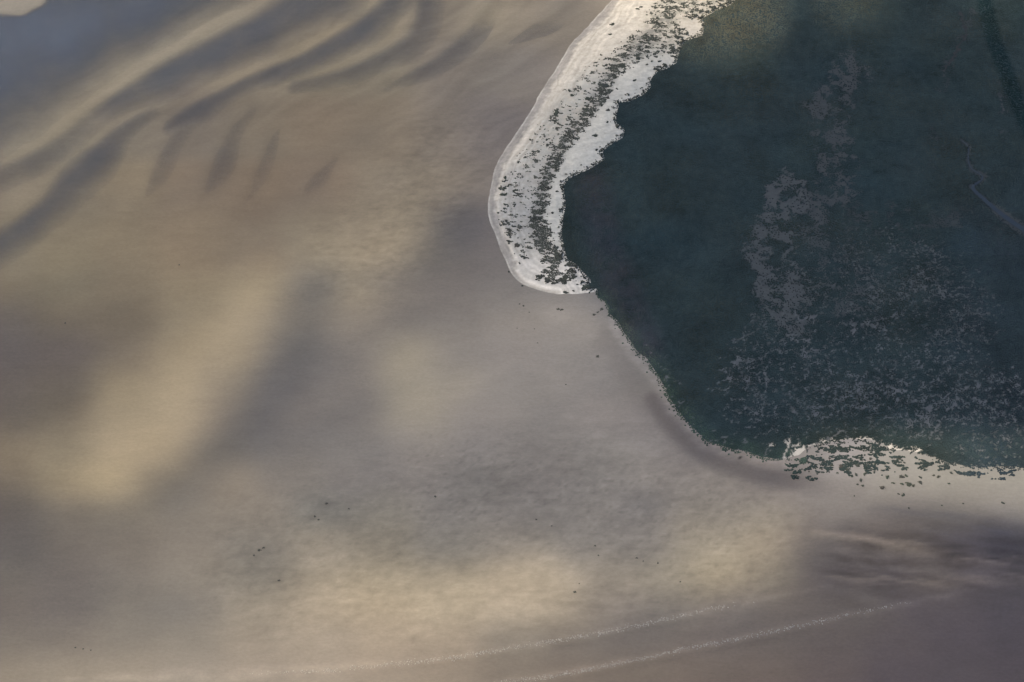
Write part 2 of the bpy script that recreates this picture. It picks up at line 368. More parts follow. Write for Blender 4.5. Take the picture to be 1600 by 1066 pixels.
colr = colr * (1 - .92 * rn)[:, None] + (rn * .92)[:, None] * np.array([.102, .090, .084])
colr = colr * (1 + .34 * fr * np.clip(.7 + .8 * fine, .3, 1.4))[:, None]
# darker weed stain spots and pale shell patches
for (sx, sy, rx_, ry_, amt) in [(775,765,45,22,-.05),(510,787,14,7,-.18),(490,808,26,7,-.12),(405,862,20,8,-.13),(436,908,10,4,-.15),(540,800,30,16,-.08),(490,880,40,14,.10),(1000,655,22,6,.12),(935,680,10,5,.15),(960,790,30,10,.12),(920,655,14,5,.12),(890,652,9,4,.15),(1010,700,50,10,.09),
                                (870,490,26,14,.10),(925,525,10,5,.10),(945,560,14,6,.10),(900,910,20,10,.08),(1110,860,60,12,.05)]:
    e = np.exp(-(((px - sx) / rx_) ** 2 + ((py - sy) / ry_) ** 2) * (1 + .8 * fine))
    colr *= (1 + amt * e)[:, None]
# wet and dry streaks and painted cloud shade in the lower right, and the thin drift under the foam lines
un, vn = px * .99 + py * .14, py * .99 - px * .14
sn = fbm(un / 7.5, vn, 13, 4, 46, .55); sn2 = fbm(un / 3.5, vn, 30, 3, 47)
sm = np.clip(stroke(px, py, [(1350,880),(1480,860),(1640,858)], 8, 84), 0, 1)
colr *= (1 - .10 * sm + .42 * sm * np.clip(sn, -.8, 1) + .22 * sm * sn2)[:, None]
for pts, amt in [([(1270,834,4),(1350,846,8),(1440,861,8),(1515,870,3)], .42), ([(1490,875,4),(1532,877,7),(1575,883,3)], .65), ([(1565,875,3),(1640,864,8)], .5),
    ([(1290,901,3),(1340,905,7),(1400,909,7),(1470,914,6),(1640,903,8)], .42), ([(1360,798,6),(1430,802,14),(1500,812,16),(1640,834,16)], -.24), ([(1420,838,8),(1500,848,20),(1640,845,20)], -.20)]:
    colr *= 1 + (amt * var_stroke(px + 6 * sn2, py + 5 * sn, smooth_w(pts)) * np.clip(.8 + .8 * sn, .2, 1.5))[:, None] * np.array([1, .92, .72])
for pts, a, s_, amt in [
    ([(380,1062),(597,1047),(732,1033),(867,1011),(1002,986),(1138,956)], 1, 10, -.05),
    ([(760,1078),(884,1062),(1002,1038),(1127,1013),(1262,984)], 1, 12, -.07)]:
    colr *= (1 + amt * stroke(px, py, smooth_poly(pts, 2), a, s_))[:, None]
colr = colr * (1 - .22 * wetness)[:, None]
jx, jy = px + 1.5 * fine, py + 2.0 * fbm(X, Y, 22, 3, 49)
for pts, amt in [([(100,1062,2),(250,1058,9),(430,1052,8),(597,1039,5),(732,1024,4),(867,1002,4),(1002,977,4),(1138,947,5),(1300,915,2)], .20), ([(600,1092,3),(700,1081,6),(884,1053,5),(1002,1029,4),(1127,1004,4),(1262,975,5),(1431,940,5),(1560,915,2)], .26)]:
    colr *= (1 + amt * var_stroke(jx, jy, smooth_w(pts)) * np.clip(.9 + .7 * fine, .3, 1.5))[:, None]
u3 = px * .86 - py * .5; v3 = px * .5 + py * .86 + 12 * fbm(X, Y, 120, 2, 86)
colr *= (1 + .13 * fbm(u3 / 9, v3, 15, 3, 87) * stroke(px, py, [(200,100),(500,60),(800,40),(720,180)], 60, 120))[:, None]
colr = np.clip(colr, .01, .8)
verts = np.stack([X, Y, zz], 1)
keep = msd < 14
verts, F2, colr_, _ = trim(verts, F, keep, colr, zz)
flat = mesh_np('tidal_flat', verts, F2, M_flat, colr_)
tag(flat, 'brown tidal sand flat with long ridges and wet hollows', kind='structure')

# ------------------------------------------------------------------ sea (fills the hollows, runs to the horizon)
m, nt, b = new_mat('shallow_water', .25, .5)
at = nt.nodes.new('ShaderNodeAttribute'); at.attribute_name = 'murk'
b.inputs['Base Color'].default_value = (.062, .071, .088, 1)
nz = nt.nodes.new('ShaderNodeTexNoise'); nz.inputs['Scale'].default_value = .12; nz.inputs['Detail'].default_value = 4
bp = nt.nodes.new('ShaderNodeBump'); bp.inputs['Distance'].default_value = .15; bp.inputs['Strength'].default_value = .6
geo = nt.nodes.new('ShaderNodeNewGeometry'); nt.links.new(geo.outputs['Position'], nz.inputs['Vector'])
nt.links.new(nz.outputs['Fac'], bp.inputs['Height']); nt.links.new(bp.outputs[0], b.inputs['Normal'])
nt.links.new(at.outputs['Fac'], b.inputs['Alpha'])
M_sea = m
xs = np.concatenate([[-45000, -15000, -5000, -2200], np.arange(-1080, -50, 6.0), [200, 1080, 2200, 5000, 15000, 45000]])
ys = np.concatenate([[-45000, -15000, -5000, -1500, -700, 0], np.arange(120, 1111, 6.0), [1600, 2600, 6000, 15000, 45000]])
Xs, Ys = np.meshgrid(xs, ys); n_, m_ = Xs.shape
ii = np.arange(n_ * m_).reshape(n_, m_)
Fs = np.stack([ii[:-1, :-1], ii[:-1, 1:], ii[1:, 1:], ii[1:, :-1]], -1).reshape(-1, 4)
Xs, Ys = Xs.ravel(), Ys.ravel()
near = (np.abs(Xs) < 1081) & (Ys > -721) & (Ys < 1111)
pxs, pys = w2px(np.where(near, Xs, 0), np.where(near, Ys, 0))
murk = np.where(near, 1 - np.exp(-1.75 * np.clip(depth_map(pxs, pys) - .04, 0, None) ** 1.35), 1.0)
sea = mesh_np('sea', np.stack([Xs, Ys, np.full(len(Xs), W_Z)], 1), Fs, M_sea, attrs={'murk': np.clip(murk, 0, .97)})
tag(sea, 'grey blue shallow sea lying in the hollows of the sand', kind='structure')

# ------------------------------------------------------------------ beach
X, Y, F = grid(-70, 420, 60, 760, 1.15)
px, py = w2px(X, Y)
wz = 2.2 * fbm(X, Y, 16, 3, 5)
wl = 2.6 * fbm(X, Y, 60, 3, 58)
sdb = sdist(px + wz * .2 + wl, py + wz * .2 + wl * .4, BEACH)
keep = (sdb > -5) & (sdist(px, py, MARSH) < 7)
vx = np.stack([X, Y, X * 0], 1)
vx, F, px, py, sdb, X, Y = trim(vx, F, keep, px, py, sdb, X, Y)
wl = 2.6 * fbm(X, Y, 60, 3, 58)
dW = seg_dist(px + wl, py + wl * .4, WEST_S)
msd = sdist(px, py, MARSH)
f1 = fbm(X, Y, 40, 4, 51); f2 = fbm(X, Y, 9, 4, 52); f3 = fbm(X, Y, 3.5, 3, 53)
strk = fbm(X * .35 + Y * .2, Y * 1.1 - X * .4, 8, 4, 54)
band = fbm(X * 0 + dW / 4.5 + 1.2 * f1, (X * .3 + Y) / 70, 1.0, 3, 57)
wid = (11 + 4 * f1 + 4 * f2) * (1 - .85 * sstep(405, 458, py))
pale = np.array([.455, .417, .355]); strip = np.array([.29, .268, .238]); cool = np.array([.50, .47, .40]); grey = np.array([.30, .295, .265])
colr = strip * np.ones((len(X), 3))
t = sstep(wid - 3, wid + 4, dW)[:, None]; colr = colr * (1 - t) + pale * t
gz = np.clip(stroke(px, py, GREY, 7, 26) * (.75 + .8 * f2 + .4 * f3), 0, 1) * sstep(15, 24, dW) * sstep(50, 150, py)
colr = colr * (1 - .85 * gz[:, None]) + grey * .85 * gz[:, None]
east = sstep(-4, 12, seg_dist(px, py, BELT)) * (msd > -60) * (px > np.interp(py, [p[1] for p in BELT], [p[0] for p in BELT])) * sstep(60, 90, py)
colr = colr * (1 - east[:, None]) + cool * east[:, None]
mids = sstep(235, 275, py) * (1 - sstep(370, 410, py)) * sstep(14, 20, dW) * (1 - east); colr = colr * (1 - .65 * mids[:, None]) + np.array([.315, .305, .28]) * .65 * mids[:, None]
topd = np.clip(stroke(px, py, [(1120,2),(1050,15),(1030,35),(1050,64),(1000,74)], 10, 22) * (.55 + 1.1 * f2 + .5 * f3), 0, 1); colr = colr * (1 - .7 * topd[:, None]) + np.array([.17, .17, .14]) * .7 * topd[:, None]
bl = stroke(px, py, BELT, 3, 16) * np.clip(.7 + 1.2 * f2, 0, 1)
colr = colr * (1 - .6 * bl[:, None]) + np.array([.13, .13, .12]) * .6 * bl[:, None]
rim = (1 - sstep(.3, 1.4, np.abs(dW - 1.3))) * np.clip(.75 + 1.3 * f1 + .8 * f2, 0, 1.2); colr = colr * (1 - .55 * rim[:, None]) + np.array([.42, .40, .35]) * .55 * rim[:, None]
rim2 = (1 - sstep(.6, 1.8, np.abs(dW - 12 - 2 * f1))) * sstep(330, 370, py); colr = colr * (1 - .35 * rim2[:, None]) + np.array([.25, .23, .2]) * .35 * rim2[:, None]
south = sstep(380, 420, py) * sstep(wid, wid + 6, dW); colr = colr * (1 - south[:, None]) + np.array([.50, .47, .42]) * south[:, None]
fan = fbm(X * .22 - Y * .5, Y * .3 + X * 1.2, 7, 4, 55)
colr *= (1 + .22 * band * (1 - sstep(34, 64, dW)))[:, None]
colr *= (1 + .08 * f1 + .11 * strk + .11 * f3 + .12 * np.clip(f2, -1, 1) * sstep(12, 22, dW) + .08 * fan * sstep(230, 280, py))[:, None]
z = .22 + .9 * sstep(0, 30, sdb) + (.15 * f1 + .08 * f2 + .08 * f3) * sstep(3, 14, sdb) - .12 * rim2 + .05 * rim
z = z - (z - .1) * sstep(-14, 2, msd)
z = np.where(sdb < 1.5, np.minimum(z, .26 * sdb), z)
vx[:, 2] = z
bl_v = np.clip(colr, .02, .8)
beach = mesh_np('beach', vx, F, M_beach, bl_v)
tag(beach, 'pale curved shell beach between the flat and the dark marsh', kind='structure')

# ------------------------------------------------------------------ marsh ground
X, Y, F = grid(50, 1070, -330, 1100, 2.5)
px, py = w2px(X, Y)
msd = marsh_sd(px, py)
keep = (msd > -3) & (px < 2300)
vx = np.stack([X, Y, X * 0], 1)
vx, F, px, py, msd, X, Y = trim(vx, F, keep, px, py, msd, X, Y)

BARE_LINES = [([(1224,724),(1229,703),(1233,693),(1226,688)], 1.6, .8), ([(1239,699),(1252,690)], 1.0, .78), ([(1205,694),(1210,695)], 1.2, .77),
 ([(1195,583),(1200,600),(1197,612)], 1.1, .7), ([(1242,487),(1247,500),(1276,495)], 1.1, .6), ([(1188,561),(1202,549)], 1.0, .6), ([(1141,534),(1165,525),(1188,515)], .9, .5),
 ([(1276,444),(1303,446)], 1.0, .45), ([(1345,605),(1338,622),(1342,640)], .9, .4), ([(1262,700),(1300,682),(1318,672),(1330,690)], 1.2, .55),
 ([(1562,150),(1566,170)], 1.2, .4), ([(1500,20),(1510,50),(1490,90),(1475,110)], 2, .25)]
def field_a(X, Y):
    wx = 9 * fbm(X, Y, 26, 3, 61); wy = 9 * fbm(X, Y, 26, 3, 62)
    return fbm(X + wx, Y * .8 + wy, 26, 5, 65, .62)
def field_b(X, Y):
    wx = 5 * fbm(X, Y, 13, 3, 61); wy = 5 * fbm(X, Y, 13, 3, 62)
    return -np.abs(fbm(X + wx, Y + wy, 15, 3, 63)) + .25 * fbm(X, Y, 7, 3, 68)
def field_c(X, Y):
    wx = 4 * fbm(X, Y, 9, 3, 61); wy = 4 * fbm(X, Y, 9, 3, 62)
    return fbm(X + wx, Y + wy, 8, 3, 66, .65)
def field_e(X, Y):
    wx = 3.5 * fbm(X, Y, 8, 3, 161); wy = 3.5 * fbm(X, Y, 8, 3, 162)
    return -np.abs(fbm(X + wx, Y + wy, 9, 2, 163)) + .22 * fbm(X, Y, 22, 3, 168)
def field_w(X, Y):
    """distance to the nearest crack between plant patches (metres)"""
    def cells(x, y, sc, seed):
        x = x / sc; y = y / sc; ix = np.floor(x); iy = np.floor(y); f1_ = np.full(np.shape(x), 9.0); f2_ = f1_.copy()
        for a in (-1, 0, 1):
            for b in (-1, 0, 1):
                d = np.hypot(ix + a + hash2(ix + a, iy + b, seed) - x, iy + b + hash2(ix + a, iy + b, seed + 7) - y)
                f2_ = np.where(d < f1_, f1_, np.minimum(f2_, d)); f1_ = np.minimum(f1_, d)
        return (f2_ - f1_) * sc
    wx = 5 * fbm(X, Y, 12, 4, 171, .6); wy = 5 * fbm(X, Y, 12, 4, 172, .6)
    return np.minimum(cells(X + wx, (Y + wy) * .85, 13, 5), 1.6 * cells(X + 1.3 * wx, Y + wy, 7, 9) + 1.0)
def field_d(X, Y): return fbm(X * .62 + 3 * fbm(X, Y, 9, 2, 69), Y, 7.5, 3, 70, .55)
_sr = np.random.default_rng(1); _sx, _sy = _sr.uniform(100, 700, 20000), _sr.uniform(-250, 650, 20000)
RANKS = {f: np.sort(f(_sx, _sy)) for f in (field_a, field_b, field_c, field_d, field_e)}
def rank(f, X, Y): return np.interp(f(X, Y), RANKS[f], np.linspace(0, 1, 20000))
def bareness(px, py, X, Y, wide=1.0):
    """0 where plants close over the ground, 1 on open mud; second value: how pale that mud is"""
    ra, rb, rc, re_ = rank(field_a, X, Y), rank(field_b, X, Y), rank(field_c, X, Y), rank(field_e, X, Y)
    big = fbm(X, Y, 70, 3, 67); bigp = np.clip(.5 + 1.1 * big, 0, 1)
    A = stroke(px, py, [(1230,305),(1222,350),(1200,395),(1215,440),(1235,490)], 18, 46)
    A2 = stroke(px, py, [(1250,330),(1300,380),(1330,460)], 20, 60)
    B = stroke(px, py, [(1250,520),(1330,450),(1420,450),(1470,490)], 45, 75)
    Cc = stroke(px, py, [(1200,600),(1300,590),(1420,605),(1540,645)], 38, 70)
    D = stroke(px, py, [(1330,110),(1290,170),(1305,230),(1310,290),(1260,330)], 14, 40)
    E = np.maximum(stroke(px, py, [(1515,25),(1490,90),(1470,130)], 5, 22), np.maximum(stroke(px, py, [(1462,245),(1465,200)], 8, 26), stroke(px, py, [(1560,130),(1572,230)], 3, 16)))
    G = stroke(px, py, [(1252,716),(1300,703),(1345,702),(1385,712),(1440,722)], 8, 16)
    G2 = stroke(px, py, [(1440,725),(1520,738),(1640,738)], 6, 18)
    Hh = stroke(px, py, [(1340,340),(1420,348),(1500,340)], 8, 40)
    Le = stroke(px, py, FLAT_EDGE[8:22], 14, 26)
    b = np.zeros(np.shape(px)); p = np.zeros(np.shape(px))
    def add(r, cov, soft, amt, pal):
        nonlocal b, p
        m = sstep(1 - cov, 1 - cov + soft, r) * amt * (cov > .01)
        p = np.where(m > b, pal, p); b = np.maximum(b, m)
    add(ra * .7 + .3 * rc, .80 * A, .34, .86, .38)
    add(ra * .7 + .3 * rb, .6 * A2, .3, .7, .32)
    add(re_ * .6 + .4 * rc, .32 * B * (.3 + .9 * bigp), .16, .85, .44)
    add(ra * .6 + .4 * re_, .42 * B * (.3 + .7 * bigp), .35, .5, .27)
    add(rb, .22 * B, .10, .6, .33)
    web = field_w(X, Y); brk = np.clip(.5 + 1.9 * fbm(X, Y, 17, 3, 173), 0, 1)
    def thread(zone, wdt, amt, pal):
        nonlocal b, p
        hw = wdt * zone * (.15 + 1.1 * brk) * wide
        m = (1 - sstep(hw * .6, hw * 1.3 + .05, web)) * amt * (zone > .08); p = np.where(m > b, pal, p); b = np.maximum(b, m)
    thread(Cc * (.35 + .65 * bigp), 1.15, .97, .55)
    thread(B * (.3 + .6 * bigp), 1.05, .9, .42)
    add(re_, .16 * Cc * (.4 + .8 * bigp), .10, .9, .50)
    add(rc, .05 * Cc * bigp, .05, .95, .58)
    add(rb, .16 * Cc, .08, .8, .38)
    add(ra * .65 + .35 * rc, .80 * D, .4, .80, .32)
    add(ra * .6 + .4 * rb, .5 * E, .3, .6, .27)
    add(ra, .55 * Hh, .4, .6, .26)
    add(rc, .14 * Le, .05, .8, .55)
    thread(G, 4.2, 1.0, 1.0)
    add(rb * .6 + rc * .4, .6 * G, .10, 1.0, 1.0)
    add(rb * .5 + ra * .5, .6 * G2, .25, .9, .7)
    for pts, wdt, pal in BARE_LINES:
        m = 1 - sstep(wdt * .6, wdt + 1.4, seg_dist(px + 4 * fbm(X, Y, 9, 3, 61), py + 4 * fbm(X, Y, 9, 3, 62), pts)); pal = pal if pal > .75 else pal * .8; p = np.where(m > b, pal, p); b = np.maximum(b, m)
    cw_ = np.interp(px, [1500, 1530, 1560, 1640], [2.0, 3.2, 6.5, 9])
    cm = (1 - sstep(cw_ * .8, cw_ * 1.5 + 1, seg_dist(px + 2 * fbm(X, Y, 12, 3, 61), py, CREEK))) * .75; p = np.where(cm > b, .30, p); b = np.maximum(b, cm)
    return np.clip(b, 0, 1), p
ba, pa = bareness(px, py, X, Y, 1.9)
pur = stroke(px, py, [(925,290),(945,380),(970,450),(1010,540)], 10, 34)
g1 = fbm(X, Y, 60, 4, 71); g2 = fbm(X, Y, 10, 4, 72)
soil = np.array([.0285, .043, .0445]); mudc = np.array([.086, .090, .091]); sandc = np.array([.42, .39, .345])
colr = soil * (1 + .18 * g1 + .15 * g2)[:, None]
mix = np.where(pa[:, None] < .6, mudc * (pa[:, None] / .45), mudc + (sandc - mudc) * np.clip((pa[:, None] - .4) / .5, 0, 1))
colr = colr * (1 - ba[:, None]) + mix * ba[:, None]
colr = colr * (1 + pur[:, None] * np.array([.30, .02, .10]))
z = -.3 + .75 * sstep(-3, 10, msd) + .08 * g1 + .05 * g2 - .08 * ba
z -= .5 * stroke(px, py, CREEK, 2.5, 4)
vx[:, 2] = z
mg = mesh_np('marsh_ground', vx, F, M_mud, np.clip(colr, .012, .6))
tag(mg, 'dark muddy ground of the marsh with pale bare patches', kind='structure')

# ------------------------------------------------------------------ creek
m, nt, b = new_mat('creek_water', .35, .35); b.inputs['Base Color'].default_value = (.018, .026, .034, 1)
cp = smooth_poly(CREEK, 2); cx, cy = px2w([p[0] for p in cp], [p[1] for p in cp])
cw = np.interp(np.linspace(0, 1, len(cx)), [0, .2, .4, .56, .8, 1], [.5, .8, 1.1, 2.6, 4.2, 6])
tx = np.gradient(cx); ty = np.gradient(cy); L = np.hypot(tx, ty); nxn, nyn = -ty / L, tx / L
v = []; f = []
for k in range(len(cx)):
    v += [(cx[k] + nxn[k] * cw[k], cy[k] + nyn[k] * cw[k], .31), (cx[k] - nxn[k] * cw[k], cy[k] - nyn[k] * cw[k], .31)]
    if k: f.append((2 * k - 2, 2 * k - 1, 2 * k + 1, 2 * k))
creek = mesh_np('creek', np.array(v), np.array(f), m)
tag(creek, 'narrow winding creek in the right of the marsh', kind='structure')

# ------------------------------------------------------------------ plants as low rounded clumps
def clumps(name, x, y, z, rad, hgt, col, mat, sides=5, seed=1, own=False):
    if own: cx0, cy0, cz0 = float(x.mean()), float(y.mean()), float(z.min()); x = x - cx0; y = y - cy0; z = z - cz0
    r = np.random.default_rng(seed); n = len(x); S = sides
    a0 = r.random(n) * 6.283
    ang = a0[:, None] + np.arange(S) * (2 * np.pi / S) + r.normal(0, .18, (n, S))
    r0 = rad[:, None] * r.uniform(.7, 1.25, (n, S)); r1 = r0 * r.uniform(.5, .8, (n, S))
    vv = np.empty((n, 1 + 2 * S, 3))
    vv[:, 0] = np.stack([x + r.normal(0, .12, n) * rad, y + r.normal(0, .12, n) * rad, z + hgt], 1)
    vv[:, 1:1 + S, 0] = x[:, None] + np.cos(ang) * r1; vv[:, 1:1 + S, 1] = y[:, None] + np.sin(ang) * r1
    vv[:, 1:1 + S, 2] = z[:, None] + hgt[:, None] * r.uniform(.55, .95, (n, S))
    vv[:, 1 + S:, 0] = x[:, None] + np.cos(ang) * r0; vv[:, 1 + S:, 1] = y[:, None] + np.sin(ang) * r0
    vv[:, 1 + S:, 2] = z[:, None] - .15
    k = np.arange(S); k2 = (k + 1) % S
    t = np.concatenate([np.stack([0 * k, 1 + k, 1 + k2], 1), np.stack([1 + k, 1 + S + k, 1 + S + k2], 1), np.stack([1 + k, 1 + S + k2, 1 + k2], 1)])
    ff = (t[None] + (np.arange(n) * (1 + 2 * S))[:, None, None]).reshape(-1, 3)
    cc = np.repeat(col[:, None, :], 1 + 2 * S, 1) * r.uniform(.88, 1.12, (n, 1 + 2 * S, 1))
    o = mesh_np(name, vv.reshape(-1, 3), ff, mat, cc.reshape(-1, 3))
    if own: o.location = (cx0, cy0, cz0)
    return o

def pieces(x, y, link):
    """number the separate groups of clumps that touch"""
    cell = {}
    for i, (a, b) in enumerate(zip(np.floor(x / link).astype(int), np.floor(y / link).astype(int))): cell.setdefault((a, b), []).append(i)
    lab = np.full(len(x), -1); n = 0
    for s0 in cell:
        if lab[cell[s0][0]] >= 0: continue
        st = [s0]; seen = {s0}
        while st:
            c = st.pop(); lab[cell[c]] = n
            for d in ((1, 0), (-1, 0), (0, 1), (0, -1)):
                q_ = (c[0] + d[0], c[1] + d[1])
                if q_ in cell and q_ not in seen: seen.add(q_); st.append(q_)
        n += 1
    return lab

def singles(lab, lo, hi, most):
    """the largest groups that read as one plant each"""
    n = np.bincount(lab); k = [i for i in np.argsort(-n, kind='stable') if lo <= n[i] <= hi]
    return k[:most]

def jitter(x0, x1, y0, y1, st, seed):
    r = np.random.default_rng(seed)
    X, Y = np.meshgrid(np.arange(x0, x1, st), np.arange(y0, y1, st))
    return (X + r.uniform(-.5, .5, X.shape) * st).ravel(), (Y + r.uniform(-.5, .5, X.shape) * st).ravel()

X, Y = jitter(50, 800, -310, 760, 1.75, 3)
px, py = w2px(X, Y); ink = (px > 1130) & (py > 400) & (py < 760)
X2, Y2 = jitter(50, 800, -310, 260, 1.3, 13); px2, py2 = w2px(X2, Y2); ink2 = (px2 > 1130) & (py2 > 400) & (py2 < 760) & (px2 < 1640)
X3, Y3 = jitter(200, 1070, -330, 1000, 3.4, 23); px3, py3 = w2px(X3, Y3); ink3 = (px3 > 1640) | (py3 < -30)
ink |= px > 1640
X, Y = np.concatenate([X[~ink], X2[ink2], X3[ink3]]), np.concatenate([Y[~ink], Y2[ink2], Y3[ink3]])
px, py = w2px(X, Y)
DISS = stroke(px, py, [(1250,722),(1300,716),(1350,712),(1392,716)], 12, 22) + .6 * stroke(px, py, [(1440,720),(1520,738),(1640,738)], 3, 14)
k = ((marsh_sd(px, py) > -16) | (DISS > .05))
X, Y, px, py, DISS = X[k], Y[k], px[k], py[k], DISS[k]
msd = sdist(px, py, MARSH)
e1 = fbm(X, Y, 11, 3, 81) * 3.5 + fbm(X, Y, 4, 2, 82) * 2.0
ba, pa = bareness(px, py, X, Y)
rr = rng.random(len(X))
deep = (msd > 18) & (ba < .03)
ok = (msd + e1 > 0) & (rr > ba * 1.05) & (rr < np.where(deep, .62, .98))
ok &= seg_dist(px, py, CREEK) > np.interp(px, [1500, 1530, 1560, 1640], [1.2, 2.0, 4.5, 6.5])
strip_out = (msd + e1 <= 0) & (msd > -12) & (rr < .05 * np.exp(msd / 4)) & (px < 1230)
ok |= strip_out
ok |= (msd + e1 <= 0) & (rr < .95) & (rank(field_d, X, Y) < .44 * DISS)
X, Y, px, py, msd, ba, deep, outl = X[ok], Y[ok], px[ok], py[ok], msd[ok], ba[ok], deep[ok], (msd + e1 <= -1)[ok]
g1 = fbm(X, Y, 60, 4, 71); g2 = fbm(X, Y, 12, 4, 83); g3 = fbm(X, Y, 25, 3, 84)
pur = stroke(px, py, [(925,290),(945,380),(970,450),(1010,540)], 10, 34) * np.clip(.6 + g3, 0, 1)
grn = np.clip(stroke(px, py, FLAT_EDGE[2:], 6, 26) * (.7 + .6 * g3), 0, 1) * (px < 1260)
ditch = stroke(px, py, [(1530,-60),(1540,10),(1552,60),(1570,110),(1592,165),(1615,220)], 7, 10)
olive = np.clip(.5 + 1.2 * fbm(X, Y, 110, 3, 85), 0, 1)
base = np.array([.0290, .0428, .0440])
colr = base * (.98 + .20 * g1 + .20 * g2 + .08 * g3)[:, None] * (1 + olive[:, None] * np.array([.08, .0, -.10])) * (1 + fbm(X, Y, 130, 3, 88)[:, None] * np.array([.14, .0, -.08]))
colr = colr * (1 + grn[:, None] * np.array([.46, .60, .26]))
colr = colr * (1 + pur[:, None] * np.array([.32, .0, .08]))
brown = np.clip(stroke(px, py, [(1090,45),(1130,30),(1185,20)], 20, 60) + .7 * stroke(px, py, [(1340,-10),(1300,10)], 10, 50) + .7 * stroke(px, py, [(1580,-10)], 15, 50), 0, 1)
colr = colr * (1 + sstep(1420, 1580, px)[:, None] * sstep(250, 420, py)[:, None] * np.array([-.08, -.06, .16]))
colr = colr * (1 + brown[:, None] * np.array([1.25, .68, .32]))
colr = colr * (1 - ditch[:, None] * np.array([.50, .30, .25]))
seedh = rng.uniform(.7, 1.2, len(X))
dense = (px > 1130) & (py > 400) & (py < 760) & (px < 1640)
rad = np.where(deep & ~dense, 1.6, np.where(msd < -2, 1.35, np.where(dense, .95, 1.2)))
rad = np.where((px > 1640) | (py < -30), 2.6, rad) * rng.uniform(.75, 1.25, len(X)); hgt = (.55 + .5 * ditch) * seedh * np.where(deep, .8, 1.0)
gz = -.3 + .75 * sstep(-3, 10, msd)
print('marsh clumps', len(X))
gz = np.clip(gz, .1, 9); colr = np.clip(colr, .01, .3)
lab = np.full(len(X), -1); lab[outl] = pieces(X[outl], Y[outl], 2.1); rest = np.ones(len(X), bool)
for i in singles(lab[outl], 3, 30, 70):
    k = lab == i; rest &= ~k
    o = clumps('tussock', X[k], Y[k], gz[k], rad[k], hgt[k], colr[k], M_leaf, 5, 500 + int(i), own=True)
    a = px[k].mean()
    tag(o, 'green clump ' + ('where the marsh breaks up over sand' if a < 1420 else 'under the right end of the marsh' if a > 1425 and py[k].mean() > 700 else 'beside the marsh edge'), 'tussock', 'clumps in the broken marsh fringe')
X, Y, gz, rad, hgt, colr = X[rest], Y[rest], gz[rest], rad[rest], hgt[rest], colr[rest]
gr = clumps('salt_marsh_grass', X, Y, gz, rad, hgt, colr, M_leaf, 4, 4)
tag(gr, 'dark green marsh plants covering the right of the island', 'marsh plants', kind='stuff')

# beach plants too small to single out
X, Y = jitter(-60, 420, 60, 760, 1.05, 9)
px, py = w2px(X, Y)
k = (px > 755) & (px < 1160) & (py > -40) & (py < 470); X, Y, px, py = X[k], Y[k], px[k], py[k]
sdb = sdist(px, py, BEACH); msd = sdist(px, py, MARSH); dW = seg_dist(px, py, WEST_S)
n1 = fbm(X * .8, Y * 1.2, 9, 4, 91, .6); n2 = fbm(X, Y, 30, 3, 92); n3 = fbm(X, Y * 1.6, 4.5, 2, 93)
den = 1.3 * stroke(px, py, BELT[2:], 4, 13) * sstep(-.3, .2, n1 + .12)
den = np.maximum(den, 1.0 * stroke(px, py, [(1125,0),(1050,12),(1030,30),(1060,66),(1000,72),(965,100)], 10, 18) * sstep(-.3, .3, n1 + .3 * n3))
den = np.maximum(den, .50 * stroke(px, py, GREY, 6, 24) * sstep(-.3, .4, n1 + .3 * n2) * sstep(60, 130, py))
den = np.maximum(den, 1.1 * stroke(px, py, [(845,355),(850,378),(866,400)], 7, 12) * sstep(-.7, -.1, n1 + .1))
den = np.maximum(den, 1.4 * stroke(px, py, [(852,433),(870,426),(888,432)], 6, 12) * sstep(-.35, .15, n1))
den = np.maximum(den, .8 * stroke(px, py, [(785,340),(800,362),(812,390),(830,402)], 3, 10) * sstep(-.05, .4, n1 + .2 * n3))
den = np.maximum(den, .7 * stroke(px, py, [(786,300),(788,285)], 2, 9) * sstep(-.1, .3, n1))
den = np.maximum(den, .7 * stroke(px, py, [(870,372),(876,395),(882,410),(900,425)], 3, 9) * sstep(.0, .4, n1 + .3 * n3))
den = np.maximum(den, .7 * np.exp(np.clip(msd, -99, 0) / 3.0) * sstep(.0, .4, n1))
den *= (sdb > 3) & (msd < 3) & (dW > 12)
tn = .6 * fbm(X * .9, Y * 1.25, 5, 4, 96, .65) + .4 * fbm(X * .8, Y, 13, 3, 97); tq = np.argsort(np.argsort(tn)) / len(tn)
ok = (den > .04) & ((tq + rng.normal(0, .05, len(X))) < np.clip(den, 0, 1.4) * .72 - .02)
X, Y, px, py, msd = X[ok], Y[ok], px[ok], py[ok], msd[ok]
g2 = fbm(X, Y, 14, 3, 95)
colr = np.array([.062, .066, .056]) * (1 + .3 * g2 + .2 * rng.normal(0, 1, len(X)))[:, None]
sz = rng.uniform(.7, 1.3, len(X))
print('beach tufts', len(X))
zb = np.full(len(X), 1.0); colr = np.clip(colr, .02, .2)
lab = pieces(X, Y, 1.3); rest = np.ones(len(X), bool)
for i in singles(lab, 4, 40, 120):
    k = lab == i; rest &= ~k
    o = clumps('tussock', X[k], Y[k], zb[k], sz[k], sz[k] * .6, colr[k], M_leaf, 5, 300 + int(i), own=True)
    a, b_ = px[k].mean(), py[k].mean()
    tag(o, 'ragged tuft on the ' + ('sunlit top' if b_ < 70 else 'upper part' if b_ < 160 else 'middle' if b_ < 270 else 'bend' if b_ < 360 else 'lower tip') + ' of the pale beach', 'tussock', 'ragged tufts strewn over the beach')
X, Y, zb, sz, colr = X[rest], Y[rest], zb[rest], sz[rest], colr[rest]
bg_ = clumps('beach_grass', X, Y, zb, sz, sz * .6, colr, M_leaf, 5, 6)
tag(bg_, 'dark tufts of grass strewn along the middle of the pale beach', 'beach grass', kind='stuff')

